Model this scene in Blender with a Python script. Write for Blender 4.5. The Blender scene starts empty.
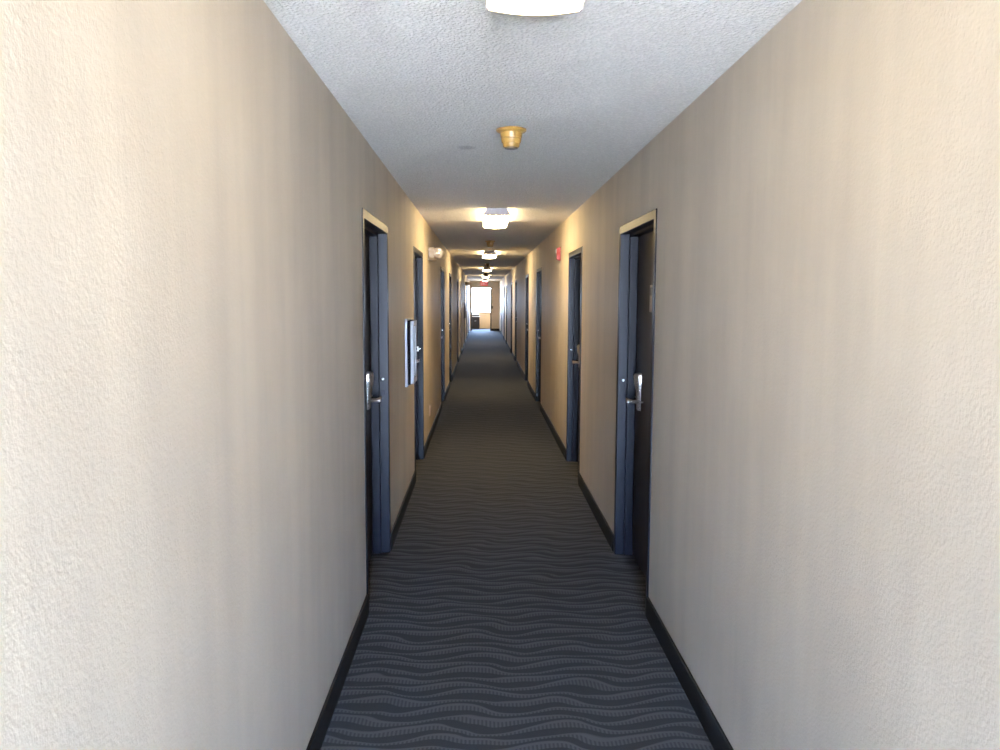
import bpy, bmesh, math
from mathutils import Vector, Matrix
S = bpy.context.scene
COL = S.collection
PI = math.pi

# ------------------------------------------------------------------ helpers
def bx(bm, x0, x1, y0, y1, z0, z1):
    v = [bm.verts.new((x, y, z)) for x in (x0, x1) for y in (y0, y1) for z in (z0, z1)]
    for f in ((0, 1, 3, 2), (4, 6, 7, 5), (0, 4, 5, 1), (2, 3, 7, 6), (0, 2, 6, 4), (1, 5, 7, 3)):
        bm.faces.new([v[i] for i in f])

def ring_loft(bm, rings, cap=True, closed=True):
    R = [[bm.verts.new(p) for p in r] for r in rings]
    n = len(R[0])
    for a, b in zip(R, R[1:]):
        for i in range(n if closed else n - 1):
            j = (i + 1) % n
            bm.faces.new((a[i], a[j], b[j], b[i]))
    if cap:
        bm.faces.new(R[0][::-1]); bm.faces.new(R[-1])

def lathe(bm, prof, c=(0, 0, 0), axis='Z', n=28):
    """prof: list of (radius, offset along axis)"""
    rings = []
    for r, h in prof:
        pts = []
        for i in range(n):
            a = 2 * PI * i / n
            u, w = r * math.cos(a), r * math.sin(a)
            p = {'Z': (u, w, h), 'Y': (u, h, w), 'X': (h, u, w)}[axis]
            pts.append((c[0] + p[0], c[1] + p[1], c[2] + p[2]))
        rings.append(pts)
    ring_loft(bm, rings)

def tube(bm, a, b, r0, r1=None, n=14):
    a, b = Vector(a), Vector(b)
    r1 = r0 if r1 is None else r1
    d = (b - a).normalized()
    u = d.orthogonal().normalized(); w = d.cross(u)
    ring_loft(bm, [[a + (u * math.cos(2 * PI * i / n) + w * math.sin(2 * PI * i / n)) * r0 for i in range(n)],
                   [b + (u * math.cos(2 * PI * i / n) + w * math.sin(2 * PI * i / n)) * r1 for i in range(n)]])

def obj(name, bm, mat, parent=None, bevel=0.0, smooth=False, seg=2):
    bmesh.ops.recalc_face_normals(bm, faces=bm.faces[:])
    me = bpy.data.meshes.new(name)
    bm.to_mesh(me); bm.free()
    o = bpy.data.objects.new(name, me)
    COL.objects.link(o)
    me.materials.append(mat)
    if parent is not None:
        o.parent = parent
    if smooth:
        for p in me.polygons:
            p.use_smooth = True
        md = o.modifiers.new('edges', 'EDGE_SPLIT'); md.split_angle = math.radians(38)
    if bevel:
        md = o.modifiers.new('bevel', 'BEVEL'); md.width = bevel; md.segments = seg; md.limit_method = 'ANGLE'
    return o

def tag(o, label=None, cat=None, group=None, kind=None):
    if label: o['label'] = label
    if cat: o['category'] = cat
    if group: o['group'] = group
    if kind: o['kind'] = kind
    return o

def thing(name, loc, label, cat, group=None, kind=None):
    o = bpy.data.objects.new(name, None)
    o.empty_display_size = 0.1
    COL.objects.link(o)
    o.location = loc
    return tag(o, label, cat, group, kind)

def copy_tree(o, parent=None):
    c = o.copy()
    COL.objects.link(c)
    c.parent = parent
    for ch in list(o.children):
        copy_tree(ch, c)
    return c

# ------------------------------------------------------------------ materials
def mat(name, col, rough=0.5, metal=0.0, spec=0.5):
    m = bpy.data.materials.new(name); m.use_nodes = True
    b = m.node_tree.nodes['Principled BSDF']
    b.inputs['Base Color'].default_value = (*col, 1)
    b.inputs['Roughness'].default_value = rough
    b.inputs['Metallic'].default_value = metal
    b.inputs['Specular IOR Level'].default_value = spec
    return m

class NT:
    def __init__(s, m):
        s.t = m.node_tree; s.b = s.t.nodes['Principled BSDF']
        s.tc = s.t.nodes.new('ShaderNodeTexCoord')
    def n(s, typ, **kw):
        n = s.t.nodes.new(typ)
        for k, v in kw.items(): setattr(n, k, v)
        return n
    def l(s, a, b): s.t.links.new(a, b)
    def math(s, op, a, b=None, c=None):
        n = s.n('ShaderNodeMath', operation=op)
        for i, v in enumerate((a, b, c)):
            if v is None: continue
            if isinstance(v, (int, float)): n.inputs[i].default_value = v
            else: s.l(v, n.inputs[i])
        return n.outputs[0]
    def mapping(s, scale=(1, 1, 1), src='Object'):
        mp = s.n('ShaderNodeMapping'); mp.inputs['Scale'].default_value = scale
        s.l(s.tc.outputs[src], mp.inputs['Vector']); return mp.outputs[0]
    def noise(s, scale, detail=3, rough=0.5, vec=None, dist=0.0):
        n = s.n('ShaderNodeTexNoise'); n.inputs['Scale'].default_value = scale
        n.inputs['Detail'].default_value = detail; n.inputs['Roughness'].default_value = rough
        n.inputs['Distortion'].default_value = dist
        s.l(vec if vec is not None else s.tc.outputs['Object'], n.inputs['Vector']); return n.outputs[0]
    def ramp(s, fac, stops):
        r = s.n('ShaderNodeValToRGB'); e = r.color_ramp.elements
        while len(e) < len(stops): e.new(0.5)
        for el, (p, c) in zip(e, stops):
            el.position = p; el.color = (*c, 1) if len(c) == 3 else c
        s.l(fac, r.inputs[0]); return r.outputs[0]
    def mix(s, fac, a, b, typ='MIX'):
        n = s.n('ShaderNodeMix', data_type='RGBA', blend_type=typ)
        for k, v in ((0, fac), (6, a), (7, b)):
            if isinstance(v, tuple): n.inputs[k].default_value = (*v, 1)
            elif isinstance(v, (int, float)): n.inputs[k].default_value = v
            else: s.l(v, n.inputs[k])
        return n.outputs[2]
    def bump(s, h, strength, dist):
        n = s.n('ShaderNodeBump'); n.inputs['Strength'].default_value = strength
        n.inputs['Distance'].default_value = dist
        s.l(h, n.inputs['Height']); s.l(n.outputs[0], s.b.inputs['Normal'])

def wall_mat(name, col):
    m = mat(name, col, 0.62, 0, 0.3); t = NT(m)
    # faint grubby streaks and blotches worn into the paint
    streak = t.noise(1.0, 4, 0.6, t.mapping((1, 5.0, 0.55)))
    blotch = t.noise(2.2, 5, 0.6)
    s = t.math('MULTIPLY_ADD', streak, 0.6, t.math('MULTIPLY', blotch, 0.4))
    d = tuple(c * k for c, k in zip(col, (0.92, 0.92, 0.93)))
    e = tuple(min(1, c * 1.06) for c in col)
    t.l(t.ramp(s, [(0.36, d), (0.62, e)]), t.b.inputs['Base Color'])
    a = t.noise(110, 4, 0.55)
    b = t.noise(7, 3, 0.5)
    t.bump(t.math('MULTIPLY_ADD', b, 0.5, a), 0.30, 0.005)
    return m

WALL_C = (0.645, 0.555, 0.435)
M_WALL = wall_mat('beige_wall_paint', WALL_C)
M_TAN = wall_mat('tan_wall_paint', (0.47, 0.30, 0.155))

M_CEIL = mat('popcorn_ceiling', (0.66, 0.65, 0.625), 0.9, 0, 0.1)
t = NT(M_CEIL)
vor = t.n('ShaderNodeTexVoronoi'); vor.inputs['Scale'].default_value = 85
t.l(t.tc.outputs['Object'], vor.inputs['Vector'])
nz = t.noise(60, 5, 0.6)
hh = t.math('SUBTRACT', nz, t.math('MULTIPLY', vor.outputs['Distance'], 0.5))
t.bump(hh, 0.8, 0.011)
cc = t.ramp(hh, [(0.15, (0.64, 0.62, 0.575)), (0.5, (0.76, 0.735, 0.685))])
# one small grey scuff on the ceiling
sx = t.n('ShaderNodeSeparateXYZ'); t.l(t.tc.outputs['Object'], sx.inputs[0])
dx = t.math('DIVIDE', t.math('ADD', sx.outputs[0], 0.085), 0.055)
dy = t.math('DIVIDE', t.math('SUBTRACT', sx.outputs[1], 4.36), 0.07)
rr = t.math('ADD', t.math('MULTIPLY', dx, dx), t.math('MULTIPLY', dy, dy))
msk = t.ramp(rr, [(0.25, (0.36, 0.36, 0.36)), (1.0, (0, 0, 0))])
t.l(t.mix(msk, cc, (0.20, 0.19, 0.18)), t.b.inputs['Base Color'])

# carpet: rows of wavy lens-shaped bands with fine ribs
M_CARPET = mat('wave_carpet', (0.03, 0.03, 0.035), 0.9, 0, 0.2)
t = NT(M_CARPET)
sx = t.n('ShaderNodeSeparateXYZ'); t.l(t.tc.outputs['Object'], sx.inputs[0])
X, Y = sx.outputs[0], sx.outputs[1]
wob = t.math('SUBTRACT', t.noise(1.7, 2, 0.5, t.mapping((1.3, 2.2, 1))), 0.5)
ph = t.math('ADD', t.math('MULTIPLY', X, 2 * PI / 0.44), t.math('MULTIPLY', t.math('SINE', t.math('MULTIPLY', Y, 3.1)), 1.2))
ph = t.math('ADD', ph, t.math('MULTIPLY', wob, 5.0))
wav = t.math('SINE', ph)
row = t.math('ADD', t.math('MULTIPLY', Y, 1 / 0.068), t.math('MULTIPLY', wav, 0.36))
row = t.math('ADD', row, t.math('MULTIPLY', wob, 1.5))
fr = t.math('FRACT', row); fl = t.math('FLOOR', row)
lens = t.math('SINE', t.math('ADD', t.math('MULTIPLY', X, 2 * PI / 0.62), t.math('MULTIPLY', fl, 2.35)))
th = t.math('MULTIPLY_ADD', lens, 0.27, 0.60)          # band height along the row
up = t.math('DIVIDE', t.math('SUBTRACT', th, fr), 0.10)
up = t.math('MINIMUM', t.math('MAXIMUM', up, 0.0), 1.0)
lo = t.math('MINIMUM', t.math('DIVIDE', fr, 0.07), 1.0)
band = t.math('MULTIPLY', up, lo)
rib = t.math('MULTIPLY_ADD', t.math('SINE', t.math('MULTIPLY', X, 2 * PI / 0.0155)), 0.5, 0.5)
inlow = t.math('LESS_THAN', fr, t.math('MULTIPLY', th, 0.62))
ribf = t.math('SUBTRACT', 1.0, t.math('MULTIPLY', t.math('MULTIPLY', rib, inlow), 0.75))
lf = t.math('MULTIPLY', band, ribf)
pile = t.noise(420, 2, 0.6)
lf = t.math('ADD', t.math('MULTIPLY', lf, 0.85), t.math('MULTIPLY', t.math('SUBTRACT', pile, 0.5), 0.45))
t.l(t.ramp(lf, [(0.0, (0.040, 0.041, 0.045)), (1.0, (0.108, 0.109, 0.112))]), t.b.inputs['Base Color'])
t.bump(t.math('ADD', pile, t.math('MULTIPLY', lf, 0.6)), 0.5, 0.004)
t.b.inputs['Sheen Weight'].default_value = 0.0
t.b.inputs['Sheen Roughness'].default_value = 0.5

M_BASE = mat('black_baseboard', (0.014, 0.015, 0.016), 0.55, 0, 0.2)
M_FRAME = mat('navy_steel_frame', (0.006, 0.007, 0.013), 0.38, 0.0, 0.25)
t = NT(M_FRAME); t.bump(t.noise(160, 2), 0.08, 0.002)
M_LEAF = mat('espresso_wood', (0.022, 0.014, 0.011), 0.36, 0.0, 0.5)
t = NT(M_LEAF)
g = t.noise(1.0, 5, 0.6, t.mapping((18, 26, 1.3)), 0.6)
t.l(t.ramp(g, [(0.3, (0.013, 0.008, 0.007)), (0.7, (0.036, 0.023, 0.018))]), t.b.inputs['Base Color'])
M_CHROME = mat('brushed_nickel', (0.74, 0.74, 0.75), 0.28, 1.0)
t = NT(M_CHROME); t.l(t.ramp(t.noise(60, 2, 0.5, t.mapping((1, 1, 14))), [(0, (0.22,) * 3), (1, (0.36,) * 3)]), t.b.inputs['Roughness'])
M_STRIKE = mat('dull_steel', (0.16, 0.165, 0.18), 0.45)
M_PLAQUE = mat('pale_plaque', (0.68, 0.64, 0.58), 0.4)
M_LIGHT = mat('lamp_diffuser', (0.9, 0.9, 0.88), 0.4)
b = M_LIGHT.node_tree.nodes['Principled BSDF']
b.inputs['Emission Color'].default_value = (1.0, 0.77, 0.42, 1)
b.inputs['Emission Strength'].default_value = 27.0
M_LIGHT1 = M_LIGHT.copy(); M_LIGHT1.name = 'dimmer_lamp_diffuser'
M_LIGHT1.node_tree.nodes['Principled BSDF'].inputs['Emission Strength'].default_value = 5.0
M_CAP = mat('lamp_end_cap', (0.36, 0.33, 0.31), 0.5)
M_PAN = mat('lamp_housing', (0.75, 0.74, 0.72), 0.45)
M_YELLOW = mat('yellowed_plastic', (0.34, 0.19, 0.042), 0.38)
t = NT(M_YELLOW); t.l(t.ramp(t.noise(22, 3), [(0.3, (0.29, 0.155, 0.03)), (0.7, (0.37, 0.205, 0.05))]), t.b.inputs['Base Color'])
M_YDARK = mat('brown_plastic', (0.10, 0.06, 0.03), 0.4)
M_IVORY = mat('ivory_plastic', (0.36, 0.29, 0.20), 0.4)
M_LENS = mat('clear_lamp_lens', (0.50, 0.47, 0.40), 0.08, 0.0, 0.8)
M_REFL = mat('lamp_reflector', (0.85, 0.83, 0.78), 0.15, 1.0)
M_RED = mat('alarm_red', (0.36, 0.020, 0.014), 0.4)
M_STROBE = mat('strobe_lens', (0.8, 0.8, 0.78), 0.15)
M_GREY = mat('grey_painted_metal', (0.33, 0.335, 0.35), 0.42)
M_BLACK = mat('black_gap', (0.008, 0.008, 0.009), 0.9, 0.0, 0.05)
M_OUTLET = mat('almond_plastic', (0.66, 0.46, 0.33), 0.4)
M_SLOT = mat('dark_slot', (0.03, 0.025, 0.02), 0.5)
M_EXIT = mat('exit_sign_face', (0.75, 0.09, 0.10), 0.35)
b = M_EXIT.node_tree.nodes['Principled BSDF']
b.inputs['Emission Color'].default_value = (1.0, 0.10, 0.12, 1); b.inputs['Emission Strength'].default_value = 0.35
M_EXITL = mat('exit_letters', (0.95, 0.75, 0.72), 0.4)
b = M_EXITL.node_tree.nodes['Principled BSDF']
b.inputs['Emission Color'].default_value = (1.0, 0.65, 0.6, 1); b.inputs['Emission Strength'].default_value = 0.6
M_WHITE = mat('white_plastic', (0.80, 0.80, 0.79), 0.35)
M_CONSOLE = mat('dark_laminate', (0.020, 0.014, 0.011), 0.5, 0, 0.12)
M_CTOP = mat('pale_laminate', (0.52, 0.50, 0.47), 0.45)
M_DKTRIM = mat('dark_door_trim', (0.02, 0.017, 0.015), 0.5, 0, 0.15)
M_VINYL = mat('white_window_frame', (0.78, 0.79, 0.79), 0.4)
M_GLASS = bpy.data.materials.new('window_glass'); M_GLASS.use_nodes = True
nt = M_GLASS.node_tree; nt.nodes.clear()
out = nt.nodes.new('ShaderNodeOutputMaterial'); mx = nt.nodes.new('ShaderNodeMixShader')
tr = nt.nodes.new('ShaderNodeBsdfTransparent'); gl = nt.nodes.new('ShaderNodeBsdfGlossy')
fr_ = nt.nodes.new('ShaderNodeFresnel'); fr_.inputs[0].default_value = 1.45
tr.inputs[0].default_value = (0.96, 0.98, 0.97, 1); gl.inputs['Roughness'].default_value = 0.02
nt.links.new(fr_.outputs[0], mx.inputs[0]); nt.links.new(tr.outputs[0], mx.inputs[1])
nt.links.new(gl.outputs[0], mx.inputs[2]); nt.links.new(mx.outputs[0], out.inputs[0])

# ------------------------------------------------------------------ layout (metres, corridor along +Y)
XL, XR, ZC = -0.595, 0.861, 2.44
XC = (XL + XR) / 2
YB, YE, YF = -2.8, 39.3, 42.4          # back wall, end wall, far lobby wall
WT = 0.2
DW, DH = 1.05, 2.08
LEFT = [3.99, 6.95, 11.5, 14.4, 19.0, 21.9, 26.6, 29.6, 34.2]
RIGHT = [3.94, 6.85, 11.5, 14.65, 19.6, 22.5, 27.2, 30.1, 34.7]
LX0, LX1 = -1.3, 1.6                    # lobby beyond the end opening
ORD = ['nearest', 'second', 'third', 'fourth', 'fifth', 'sixth', 'seventh', 'eighth', 'ninth']

def struct(name, bm, m, label, cat, parent=None):
    return tag(obj(name, bm, m, parent), label, cat, None, 'structure')

# floor / ceiling
bm = bmesh.new(); bx(bm, LX0 - WT, LX1 + WT, YB - WT, YF + WT, -0.12, 0)
struct('floor', bm, M_CARPET, 'charcoal carpet with wavy ribbed bands down the hallway', 'floor')
bm = bmesh.new(); bx(bm, LX0 - WT, LX1 + WT, YB - WT, YF + WT, ZC, ZC + 0.12)
struct('ceiling', bm, M_CEIL, 'off-white popcorn textured ceiling above the hallway', 'ceiling')

def side_wall(name, x0, x1, doors, label):
    bm = bmesh.new()
    y = YB
    for d in doors:
        bx(bm, x0, x1, y, d + 0.004, 0, ZC)
        bx(bm, x0, x1, d + 0.004, d + DW - 0.004, DH - 0.004, ZC)
        xb = (x0, x0 + 0.045) if x0 < 0 else (x1 - 0.045, x1)        # unseen panel added behind the door to keep outside light from leaking in
        bx(bm, xb[0], xb[1], d + 0.004, d + DW - 0.004, 0, DH - 0.004)
        y = d + DW - 0.004
    bx(bm, x0, x1, y, YE, 0, ZC)
    return struct(name, bm, M_WALL, label, 'wall')
side_wall('wall_left', XL - WT, XL, LEFT, 'textured beige wall along the left of the hallway')
side_wall('wall_right', XR, XR + WT, RIGHT, 'textured beige wall along the right of the hallway')

# baseboards: one run between neighbouring doors
BH, BT = 0.112, 0.012
def baseboards(name, side, doors):
    y = YB
    for i, d in enumerate(list(doors) + [YE]):
        bm = bmesh.new()
        if side < 0: bx(bm, XL, XL + BT, y, d, 0, BH)
        else: bx(bm, XR - BT, XR, y, d, 0, BH)
        o = obj(name, bm, M_BASE, None, 0.004)
        sd = 'left' if side < 0 else 'right'
        if i == 0: lab = 'black baseboard before the nearest door on the %s wall' % sd
        elif i < len(doors): lab = 'black baseboard between the %s and %s doors on the %s' % (ORD[i - 1], ORD[i], sd)
        else: lab = 'black baseboard past the last door on the %s wall' % sd
        tag(o, lab, 'baseboard', None, 'structure')
        y = d + DW
baseboards('baseboard_left', -1, LEFT)
baseboards('baseboard_right', 1, RIGHT)

# ------------------------------------------------------------------ doors
# local frame: origin at near outer bottom corner on the wall face; +Y along wall, +X out of the wall into the corridor (left doors)
def sweep_frame(prof, w, h):
    bm = bmesh.new(); n = len(prof)
    path = []
    for dpt, off in prof:
        path.append([(-dpt, off, 0), (-dpt, off, h - off), (-dpt, w - off, h - off), (-dpt, w - off, 0)])
    V = [[bm.verts.new(p) for p in q] for q in path]
    for i in range(n):
        j = (i + 1) % n
        for k in range(3):
            bm.faces.new((V[i][k], V[i][k + 1], V[j][k + 1], V[j][k]))
    bm.faces.new([V[i][0] for i in range(n)]); bm.faces.new([V[i][3] for i in range(n)])
    return bm

PROF = [(-0.006, 0.0), (-0.006, 0.048), (0.052, 0.048), (0.052, 0.064), (0.104, 0.064), (0.104, 0.048), (0.150, 0.048), (0.150, 0.0)]
def door_parts(root, sgn):
    """sgn=+1: left-wall door (corridor towards +X); -1: right-wall door"""
    def fix(bm):
        if sgn < 0:
            bmesh.ops.scale(bm, vec=(-1, 1, 1), verts=bm.verts[:])
        return bm
    obj('door_frame', fix(sweep_frame(PROF, DW, DH)), M_FRAME, root, 0.003)
    bm = bmesh.new(); bx(bm, -0.148, -0.106, 0.051, DW - 0.051, 0.004, DH - 0.051)
    obj('door_leaf', fix(bm), M_LEAF, root, 0.002)
    f = -0.106                                             # leaf face
    ly = DW - 0.205                                        # lock centre line
    # number plaque with a small raised band
    bm = bmesh.new(); bx(bm, f - 0.002, f + 0.007, 0.455, 0.605, 1.56, 1.715)
    pl = obj('number_plaque', fix(bm), M_PLAQUE, root, 0.003)
    bm = bmesh.new(); bx(bm, f + 0.006, f + 0.010, 0.47, 0.59, 1.655, 1.70)
    obj('plaque_band', fix(bm), M_GREY, pl, 0.001)
    # electronic lock: paddle shaped body, wide at the top and drawn in below
    bm = bmesh.new()
    rings = []
    for z, hw, dp in ((0.955, 0.020, 0.014), (0.965, 0.024, 0.020), (1.04, 0.026, 0.022), (1.08, 0.031, 0.026),
                      (1.12, 0.038, 0.036), (1.165, 0.040, 0.040), (1.18, 0.036, 0.034), (1.186, 0.026, 0.022)):
        r = []
        for a in range(13):
            ang = PI * a / 12
            r.append((f + dp * min(1, 1.25 * math.sin(ang)), ly - hw * math.cos(ang), z))
        r.append((f - 0.003, ly + hw, z)); r.append((f - 0.003, ly - hw, z))
        rings.append(r)
    ring_loft(bm, rings)
    lk = obj('lock', fix(bm), M_CHROME, root, 0, True)
    bm = bmesh.new()
    tube(bm, (f + 0.012, ly, 1.010), (f + 0.074, ly, 1.010), 0.0115)
    pts = [(f + 0.082, ly + 0.016), (f + 0.080, ly - 0.030), (f + 0.068, ly - 0.085), (f + 0.040, ly - 0.135), (f + 0.018, ly - 0.160)]
    ring_loft(bm, [[(x - 0.005, y, 1.022), (x + 0.005, y, 1.022), (x + 0.005, y, 1.032), (x - 0.005, y, 1.032)] for x, y in pts])
    tube(bm, (f + 0.074, ly, 1.004), (f + 0.074, ly, 1.026), 0.0105)
    obj('lever', fix(bm), M_CHROME, lk, 0, True)
    bm = bmesh.new()
    bx(bm, f + 0.018, f + 0.028, ly - 0.030, ly + 0.030, 1.034, 1.041)
    obj('card_slot_rim', fix(bm), M_CHROME, lk, 0.001)
    # rubber bumper dots / strike on the far jamb
    bm = bmesh.new(); lathe(bm, [(0.006, 0.002), (0.009, -0.001), (0.007, -0.006)], (-0.028, DW - 0.048, 1.125), 'Y', 14)
    obj('door_silencer', fix(bm), M_CHROME, root)
    bm = bmesh.new(); bx(bm, -0.050, -0.020, DW - 0.051, DW - 0.0455, 1.02, 1.05)
    obj('strike_plate', fix(bm), M_FRAME, root, 0.001)

near_desc = {
    (-1, 0): 'dark espresso door in a navy frame, nearest on the left wall',
    (1, 0): 'dark espresso door in a navy frame, nearest on the right wall',
    (-1, 1): 'dark door just behind the grey extinguisher cabinet on the left wall',
    (1, 1): 'dark door just in front of the red fire alarm on the right wall'}
num = 1
for sgn, xs, lst in ((-1, XL, LEFT), (1, XR, RIGHT)):
    proto = None
    for i, y in enumerate(lst):
        side = 'left' if sgn < 0 else 'right'
        lab = near_desc.get((sgn, i), 'dark recessed door, %s along the %s wall of the hallway' % (ORD[i], side))
        if proto is None:
            o = thing('door_%d' % num, (xs, y, 0), lab, 'door', None, 'structure')
            door_parts(o, -sgn); proto = o
        else:
            o = copy_tree(proto); o.name = 'door_%d' % num
            o.location = (xs, y, 0); o['label'] = lab
        num += 1

# ------------------------------------------------------------------ ceiling lights
def lamp_profile(bow=True):
    p = [(-0.090, -0.010), (-0.122, -0.056), (-0.116, -0.066)]
    if bow:
        for k in range(1, 8):
            x = -0.116 + 0.232 * k / 8
            p.append((x, -0.066 - 0.012 * math.sin(PI * k / 8)))
    p += [(0.116, -0.066), (0.122, -0.056), (0.090, -0.010)]
    return p
def lamp(loc, label):
    r = thing('ceiling_light', loc, label, 'ceiling light', 'wrap lights down the hallway ceiling')
    bm = bmesh.new(); bx(bm, -0.088, 0.088, -0.61, 0.61, -0.011, 0.0)
    obj('housing', bm, M_PAN, r, 0.002)
    bm = bmesh.new()
    ring_loft(bm, [[(x, y, z) for x, z in lamp_profile()] for y in (-0.608, 0.608)])
    obj('diffuser', bm, M_LIGHT, r)
    for y0, y1 in ((-0.618, -0.607), (0.607, 0.618)):
        bm = bmesh.new()
        prof = [(-0.091, 0.0), (-0.126, -0.058), (-0.121, -0.064), (0.121, -0.064), (0.126, -0.058), (0.091, 0.0)]
        ring_loft(bm, [[(x, y, z) for x, z in prof] for y in (y0, y1)])
        obj('end_cap', bm, M_CAP, r, 0.002)
    return r
LY = [1.51, 7.87, 14.4, 21.95, 29.2, 36.2]
LLAB = ['bright ceiling light directly overhead, cut off at the top of the photo',
        'lit ceiling light, second along the hallway, behind the yellow detector',
        'lit ceiling light, third along the hallway, behind the second detector',
        'lit ceiling light, fourth along the hallway',
        'lit ceiling light, fifth along the hallway',
        'lit ceiling light farthest down the hallway, behind the exit sign']
l0 = None
for y, lab in zip(LY, LLAB):
    if l0 is None: l0 = o = lamp((XC, y, ZC), lab)
    else: o = copy_tree(l0)
    o.location = (XC, y, ZC); o['label'] = lab
for ch in l0.children:                       # the nearest lamp burns dimmer than the rest
    if ch.name.startswith('diffuser'):
        ch.data = ch.data.copy(); ch.data.materials[0] = M_LIGHT1

# ------------------------------------------------------------------ smoke detectors
def detector(loc, label):
    r = thing('smoke_detector', loc, label, 'smoke detector', 'smoke detectors on the hallway ceiling')
    bm = bmesh.new(); lathe(bm, [(0.062, 0.0), (0.072, -0.003), (0.073, -0.010), (0.066, -0.017), (0.052, -0.020)])
    obj('base', bm, M_YELLOW, r, 0, True)
    bm = bmesh.new(); lathe(bm, [(0.053, -0.017), (0.0525, -0.030), (0.050, -0.044), (0.0465, -0.0445), (0.0465, -0.049), (0.049, -0.050), (0.046, -0.064), (0.041, -0.070)])
    obj('body', bm, M_YELLOW, r, 0, True)
    bm = bmesh.new(); lathe(bm, [(0.041, -0.069), (0.0395, -0.084), (0.036, -0.088)])
    h = obj('sensor_head', bm, M_YELLOW, r, 0, True)
    bm = bmesh.new(); lathe(bm, [(0.033, -0.0875), (0.031, -0.093), (0.018, -0.094)])
    obj('sensor_mesh', bm, M_YDARK, h, 0, True)
    return r
d0 = None
for x, y, lab in ((XC + 0.005, 3.87, 'yellowed smoke detector on the ceiling nearest the camera, between first two lights'),
                  (XC - 0.02, 11.35, 'smoke detector on the ceiling between the second and third lights'),
                  (XC - 0.02, 18.9, 'smoke detector on the ceiling between the third and fourth lights'),
                  (XC - 0.02, 26.4, 'smoke detector on the ceiling between the fourth and fifth lights')):
    if d0 is None: d0 = o = detector((x, y, ZC), lab)
    else: o = copy_tree(d0)
    o.location = (x, y, ZC); o['label'] = lab

# ------------------------------------------------------------------ emergency lights (left wall)
def emergency(loc, label):
    r = thing('emergency_light', loc, label, 'emergency light', 'twin-lamp emergency lights on the left wall')
    bm = bmesh.new(); bx(bm, 0.0, 0.072, 0.0, 0.30, -0.062, 0.062)
    bo = obj('housing', bm, M_IVORY, r, 0.010, False, 3)
    bm = bmesh.new(); bx(bm, 0.0, 0.085, 0.01, 0.29, -0.074, -0.060)
    obj('lower_lip', bm, M_IVORY, bo, 0.004)
    bm = bmesh.new(); bx(bm, 0.068, 0.075, 0.135, 0.165, -0.045, -0.035)
    obj('test_button', bm, M_RED, bo, 0.001)
    for y, s in ((0.055, -1), (0.245, 1)):
        bm = bmesh.new()
        lathe(bm, [(0.030, -s * 0.050), (0.044, -s * 0.036), (0.054, -s * 0.004), (0.057, s * 0.046), (0.053, s * 0.050)], (0.112, y, 0.0), 'Y')
        tube(bm, (0.060, y, 0.0), (0.085, y, 0.0), 0.022)
        hd = obj('lamp_head', bm, M_IVORY, r, 0, True)
        bm = bmesh.new()
        lathe(bm, [(0.052, s * 0.048), (0.048, s * 0.056), (0.030, s * 0.063), (0.010, s * 0.066)], (0.112, y, 0.0), 'Y')
        obj('lamp_lens', bm, M_LENS, hd, 0, True)
        bm = bmesh.new()
        lathe(bm, [(0.020, s * 0.060), (0.016, s * 0.069), (0.008, s * 0.072)], (0.112, y, 0.004), 'Y')
        obj('bulb', bm, M_REFL, hd, 0, True)
    return r
e0 = emergency((XL, 8.86, 2.128), 'cream twin-lamp emergency light high on left wall past the second door')
o = copy_tree(e0); o.location = (XL, 28.2, 2.128); o['label'] = 'twin-lamp emergency light far down the left wall, past the far cabinet'

# ------------------------------------------------------------------ fire alarm strobe (right wall)
r = thing('fire_alarm', (XR + 0.003, 8.76, 2.045), 'red fire alarm strobe high on the right wall past the second door', 'fire alarm')
bm = bmesh.new(); bx(bm, -0.012, 0.0, 0.0, 0.125, 0.0, 0.150)
obj('back_plate', bm, M_RED, r, 0.003)
bm = bmesh.new()
ring_loft(bm, [[(-0.011, 0.004, 0.004), (-0.011, 0.121, 0.004), (-0.011, 0.121, 0.146), (-0.011, 0.004, 0.146)],
               [(-0.044, 0.010, 0.016), (-0.044, 0.115, 0.016), (-0.044, 0.115, 0.140), (-0.044, 0.010, 0.140)]])
hs = obj('horn_housing', bm, M_RED, r, 0.004)
for k in range(5):
    bm = bmesh.new(); bx(bm, -0.0455, -0.0435, 0.03, 0.095, 0.028 + 0.009 * k, 0.032 + 0.009 * k)
    obj('horn_slot', bm, M_SLOT, hs)
bm = bmesh.new(); bx(bm, -0.053, -0.043, 0.035, 0.090, 0.085, 0.130)
obj('strobe_lens', bm, M_STROBE, r, 0.006)

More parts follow.
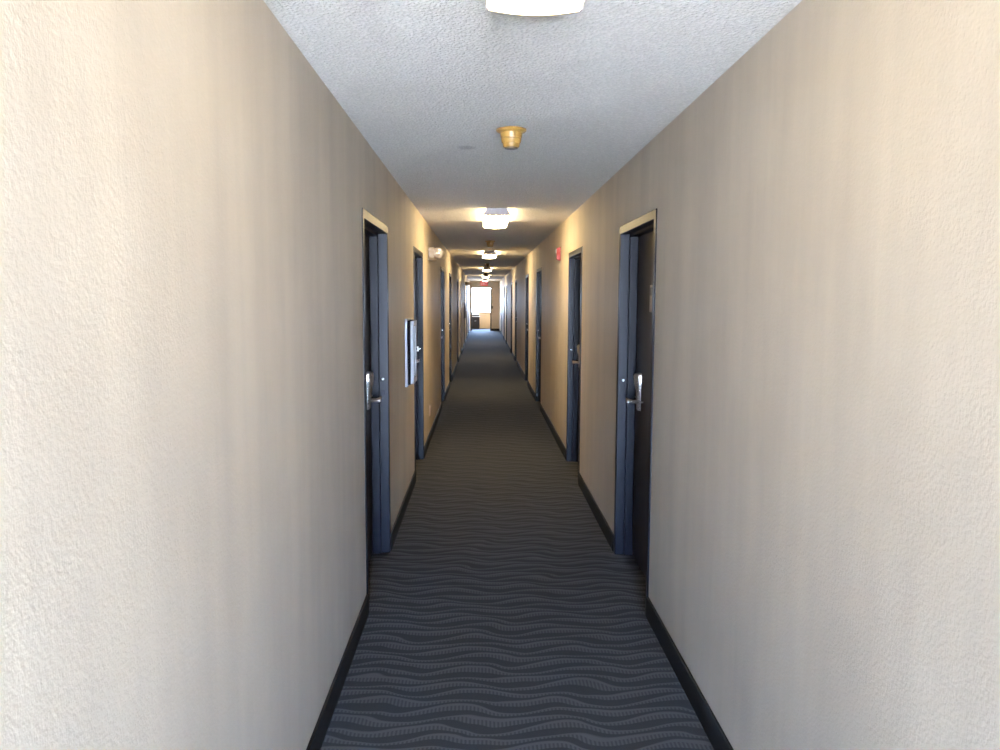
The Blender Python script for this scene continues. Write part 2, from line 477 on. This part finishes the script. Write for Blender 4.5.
# ------------------------------------------------------------------ extinguisher cabinets (left wall)
def cabinet(loc, label):
    r = thing('extinguisher_cabinet', loc, label, 'cabinet', 'fire extinguisher cabinets on the left wall')
    bm = bmesh.new(); bx(bm, 0.0, 0.020, 0.0, 0.34, 0.0, 0.530)
    obj('wall_frame', bm, M_GREY, r, 0.003)
    bm = bmesh.new(); bx(bm, 0.019, 0.041, 0.016, 0.324, 0.016, 0.514)
    obj('body', bm, M_BLACK, r, 0.001)
    # door: a stile-and-rail frame round a glass pane
    bm = bmesh.new()
    y0, y1, z0, z1, s = 0.030, 0.312, 0.022, 0.512, 0.045
    bx(bm, 0.040, 0.067, y0, y0 + s, z0, z1); bx(bm, 0.040, 0.067, y1 - s, y1, z0, z1)
    bx(bm, 0.040, 0.067, y0 + s, y1 - s, z0, z0 + s); bx(bm, 0.040, 0.067, y0 + s, y1 - s, z1 - s, z1)
    d = obj('door', bm, M_GREY, r, 0.002)
    bm = bmesh.new(); bx(bm, 0.048, 0.053, y0 + s - 0.004, y1 - s + 0.004, z0 + s - 0.004, z1 - s + 0.004)
    obj('door_pane', bm, M_GLASS, d)
    bm = bmesh.new()
    tube(bm, (0.066, y1 - 0.022, 0.265), (0.078, y1 - 0.022, 0.265), 0.005); tube(bm, (0.066, y1 - 0.022, 0.295), (0.078, y1 - 0.022, 0.295), 0.005)
    tube(bm, (0.078, y1 - 0.022, 0.260), (0.078, y1 - 0.022, 0.300), 0.006)
    obj('pull_handle', bm, M_CHROME, d, 0, True)
    return r
c0 = cabinet((XL, 6.13, 0.944), 'shallow grey extinguisher cabinet on left wall between the first two doors')
o = copy_tree(c0); o.location = (XL, 25.7, 0.944); o['label'] = 'dark extinguisher cabinet far down the left wall near the exit sign'

# ------------------------------------------------------------------ wall outlet (left wall) and switch (end wall)
r = thing('wall_outlet', (XL, 9.02, 0.35), 'small almond wall outlet low on the left wall past the second door', 'outlet')
bm = bmesh.new(); bx(bm, 0.0, 0.006, -0.036, 0.036, -0.058, 0.058)
obj('cover_plate', bm, M_OUTLET, r, 0.003)
for z in (-0.02, 0.02):
    bm = bmesh.new(); lathe(bm, [(0.017, 0.004), (0.017, 0.008), (0.015, 0.009)], (0, 0, z), 'X', 18)
    so = obj('socket', bm, M_OUTLET, r)
    bm = bmesh.new()
    for yy in (-0.007, 0.005): bx(bm, 0.0085, 0.0096, yy, yy + 0.002, z - 0.003, z + 0.007)
    obj('socket_slots', bm, M_SLOT, so)
r = thing('light_switch', (0.515, YE, 1.155), 'dark light switch on the end wall right of the opening', 'light switch')
bm = bmesh.new(); bx(bm, -0.040, 0.040, -0.006, 0.0, -0.062, 0.062)
obj('cover_plate', bm, mat('bronze_plate', (0.16, 0.13, 0.10), 0.4, 0.5), r, 0.002)
bm = bmesh.new(); bx(bm, -0.006, 0.006, -0.018, -0.005, -0.012, 0.012)
obj('toggle', bm, M_IVORY, r, 0.002)

# ------------------------------------------------------------------ exit sign
r = thing('exit_sign', (0.085, 33.4, ZC), 'red exit sign hanging from the ceiling near the far end', 'sign')
bm = bmesh.new(); bx(bm, -0.075, 0.075, -0.045, 0.045, -0.022, 0.0); tube(bm, (0, 0, -0.02), (0, 0, -0.13), 0.012)
obj('canopy', bm, M_WHITE, r, 0.002)
bm = bmesh.new(); bx(bm, -0.152, 0.152, -0.024, 0.024, -0.315, -0.125)
ho = obj('sign_housing', bm, M_EXIT, r, 0.004)
def letters(yf):
    bm = bmesh.new()
    z0, z1, w, s, d = -0.278, -0.162, 0.046, 0.013, yf
    y0, y1 = min(d, d * 1.12), max(d, d * 1.12)
    def bar(x, za, zb, ww): bx(bm, x, x + ww, y0, y1, za, zb)
    def diag(xa, xb):
        for a, b_ in (((xa, z0), (xb, z1)), ((xa, z1), (xb, z0))):
            h = s * 0.55
            v = [bm.verts.new((px + q, yy, pz)) for yy in (y0, y1) for (px, pz) in (a, b_) for q in (-h, h)]
            for f in ((0, 1, 3, 2), (4, 6, 7, 5), (0, 4, 5, 1), (2, 3, 7, 6), (0, 2, 6, 4), (1, 5, 7, 3)):
                bm.faces.new([v[i] for i in f])
    bar(-0.125, z0, z1, s)
    for zz in (z0, (z0 + z1 - s) / 2, z1 - s): bar(-0.125 + s, zz, zz + s, w - s)
    diag(-0.058, -0.016)
    bar(0.014, z0, z1, s)
    bar(0.050, z1 - s, z1, 0.062); bar(0.050 + 0.031 - s / 2, z0, z1 - s, s)
    return bm
obj('exit_lettering', letters(-0.0235), M_EXITL, ho)

# ------------------------------------------------------------------ end wall, lobby and far window
OX0, OX1, OH = -0.490, 0.415, 2.088
bm = bmesh.new()
bx(bm, LX0 - WT, OX0 - 0.05, YE, YE + 0.13, 0, ZC); bx(bm, OX1 + 0.05, LX1 + WT, YE, YE + 0.13, 0, ZC); bx(bm, OX0 - 0.05, OX1 + 0.05, YE, YE + 0.13, OH + 0.001, ZC)
struct('wall_end', bm, M_WALL, 'beige end wall of the hallway with a doorway opening', 'wall')
bm = bmesh.new()
bx(bm, OX0 - 0.052, OX0, YE - 0.012, YE + 0.142, 0, OH); bx(bm, OX1, OX1 + 0.052, YE - 0.012, YE + 0.142, 0, OH)
tag(obj('trim_1', bm, M_DKTRIM, None, 0.003), 'dark jambs framing the doorway at the far end', 'door trim', None, 'structure')
bm = bmesh.new(); bx(bm, OX1 + 0.052, XR - BT, YE - BT, YE, 0, BH)
tag(obj('baseboard_end', bm, M_BASE), 'black baseboard under the light switch on the end wall', 'baseboard', None, 'structure')
bm = bmesh.new(); bx(bm, LX0 - WT, LX0, YE + 0.13, YF, 0, ZC)
struct('wall_lobby_left', bm, M_WALL, 'beige side wall of the far room, left of its window', 'wall')
bm = bmesh.new(); bx(bm, LX1, LX1 + WT, YE + 0.13, YF, 0, ZC)
struct('wall_lobby_right', bm, M_WALL, 'beige side wall of the far room, right of its window', 'wall')
def window_wall(name, y0, y1, xa, xb, wx0, wx1, wz0, wz1, m, label):
    bm = bmesh.new()
    bx(bm, xa, wx0, y0, y1, 0, ZC); bx(bm, wx1, xb, y0, y1, 0, ZC)
    bx(bm, wx0, wx1, y0, y1, 0, wz0); bx(bm, wx0, wx1, y0, y1, wz1, ZC)
    struct(name, bm, m, label, 'wall')
def window(name, yc, wx0, wx1, wz0, wz1, mull, label, sill_dir):
    w = thing(name, ((wx0 + wx1) / 2, yc, wz0), label, 'window', None, 'structure')
    hx = (wx1 - wx0) / 2; hz = wz1 - wz0
    bm = bmesh.new(); s = 0.045
    bx(bm, -hx, -hx + s, -0.035, 0.035, 0, hz); bx(bm, hx - s, hx, -0.035, 0.035, 0, hz)
    bx(bm, -hx + s, hx - s, -0.035, 0.035, 0, s); bx(bm, -hx + s, hx - s, -0.035, 0.035, hz - s, hz)
    for mx_ in mull: bx(bm, mx_ - 0.02, mx_ + 0.02, -0.03, 0.03, s, hz - s)
    obj('window_frame', bm, M_VINYL, w)
    bm = bmesh.new(); bx(bm, -hx + s - 0.004, hx - s + 0.004, -0.004, 0.004, s - 0.004, hz - s + 0.004)
    obj('window_pane', bm, M_GLASS, w)
    bm = bmesh.new()
    a, b_ = (0.036, 0.135) if sill_dir > 0 else (-0.135, -0.036)
    bx(bm, -hx, hx, a, b_, -0.0, 0.02)
    obj('window_sill', bm, M_VINYL, w, 0.003)
    P = bpy.data.lights.new(name + '_daylight', 'AREA'); P.shape = 'RECTANGLE'
    P.size = 2 * hx - 0.02; P.size_y = hz - 0.02
    P.cycles.is_portal = True
    po = bpy.data.objects.new(name + '_daylight', P); COL.objects.link(po)
    po.location = ((wx0 + wx1) / 2, yc - sill_dir * 0.06, (wz0 + wz1) / 2)
    po.rotation_euler = (-PI / 2, 0, 0) if sill_dir < 0 else (PI / 2, 0, PI) 
    return po
window_wall('wall_far', YF, YF + WT, LX0 - WT, LX1 + WT, -0.95, 1.15, 0.83, 2.25, M_TAN, 'tan wall under the bright window beyond the doorway')
window('window_1', YF + 0.1, -0.95, 1.15, 0.83, 2.25, (), 'bright white window seen through the far doorway', -1)
window_wall('wall_back', YB - WT, YB, XL - WT, XR + WT, XL + 0.04, XR - 0.04, 0.12, 2.18, M_WALL, 'beige wall behind the viewer holding a tall window')
window('window_2', YB - 0.1, XL + 0.04, XR - 0.04, 0.12, 2.18, (), 'tall window behind the viewer letting daylight down the hallway', 1)

# ------------------------------------------------------------------ console in the far room
r = thing('console_cabinet', (-0.345, 41.75, 0), 'dark low console cabinet by the window in the far room', 'cabinet')
bm = bmesh.new(); bx(bm, -0.24, 0.22, -0.20, 0.24, 0.06, 0.63); bx(bm, -0.22, 0.20, -0.17, 0.22, 0.0, 0.06)
obj('carcass', bm, M_CONSOLE, r, 0.003)
bm = bmesh.new(); bx(bm, -0.255, 0.235, -0.225, 0.255, 0.63, 0.665)
obj('top', bm, M_CTOP, r, 0.004)
for x0, x1, kx in ((-0.232, -0.012, -0.035), (-0.008, 0.212, 0.015)):
    bm = bmesh.new(); bx(bm, x0, x1, -0.219, -0.199, 0.07, 0.62)
    d = obj('door', bm, M_CONSOLE, r, 0.003)
    bm = bmesh.new(); lathe(bm, [(0.006, -0.218), (0.007, -0.232), (0.013, -0.240), (0.009, -0.246)], (kx, 0, 0.42), 'Y', 16)
    obj('knob', bm, M_CHROME, d, 0, True)
r = thing('tray_stack', (-0.345, 41.75, 0.665), 'paper trays, white over black, stacked on the dark console by the window', 'tray')
for k in range(2):
    bm = bmesh.new(); z = 0.07 * k
    bx(bm, -0.19, 0.19, -0.15, 0.15, z, z + 0.012)
    bx(bm, -0.19, -0.178, -0.15, 0.15, z + 0.012, z + 0.07); bx(bm, 0.178, 0.19, -0.15, 0.15, z + 0.012, z + 0.07)
    bx(bm, -0.178, 0.178, 0.138, 0.15, z + 0.012, z + 0.07)
    obj('tray', bm, (M_CONSOLE, M_WHITE)[k], r)

# ------------------------------------------------------------------ daylight
W = bpy.data.worlds.new('daylight'); S.world = W; W.use_nodes = True
bg = W.node_tree.nodes['Background']
# hazy blue sky above, pale sunlit ground below the horizon
wt = W.node_tree; wc = wt.nodes.new('ShaderNodeTexCoord'); wx = wt.nodes.new('ShaderNodeSeparateXYZ'); wr = wt.nodes.new('ShaderNodeValToRGB')
mr = wt.nodes.new('ShaderNodeMapRange'); mr.inputs['From Min'].default_value = -1; mr.inputs['From Max'].default_value = 1
wt.links.new(wc.outputs['Generated'], wx.inputs[0]); wt.links.new(wx.outputs[2], mr.inputs['Value']); wt.links.new(mr.outputs[0], wr.inputs[0])
e = wr.color_ramp.elements
e[0].position = 0.46; e[0].color = (0.635, 0.70, 0.865, 1)
e[1].position = 0.56; e[1].color = (0.23, 0.36, 0.63, 1)
wt.links.new(wr.outputs[0], bg.inputs[0])
bg.inputs[1].default_value = 225.0

# ------------------------------------------------------------------ camera
cam = bpy.data.cameras.new('camera'); co = bpy.data.objects.new('camera', cam); COL.objects.link(co)
cam.sensor_width = 36.0; cam.lens = 793.0 * 36 / 1000; cam.clip_start = 0.02; cam.clip_end = 200
PITCH, YAW, ROLL = 0.0974, 0.0230, 0.0041
R = Matrix.Rotation(-YAW, 4, 'Z') @ Matrix.Rotation(PI / 2 - PITCH, 4, 'X') @ Matrix.Rotation(ROLL, 4, 'Z')
co.matrix_world = Matrix.Translation((0, 0, 1.64)) @ R
S.camera = co

vs = S.view_settings
S.display_settings.display_device = 'sRGB'
vs.view_transform = 'Standard'; vs.look = 'None'; vs.exposure = 0.1; vs.gamma = 1.0; vs.use_curve_mapping = False
c = S.cycles
c.max_bounces = 14; c.diffuse_bounces = 10; c.glossy_bounces = 4; c.transparent_max_bounces = 8
c.caustics_reflective = False; c.caustics_refractive = False
c.sample_clamp_indirect = 8.0
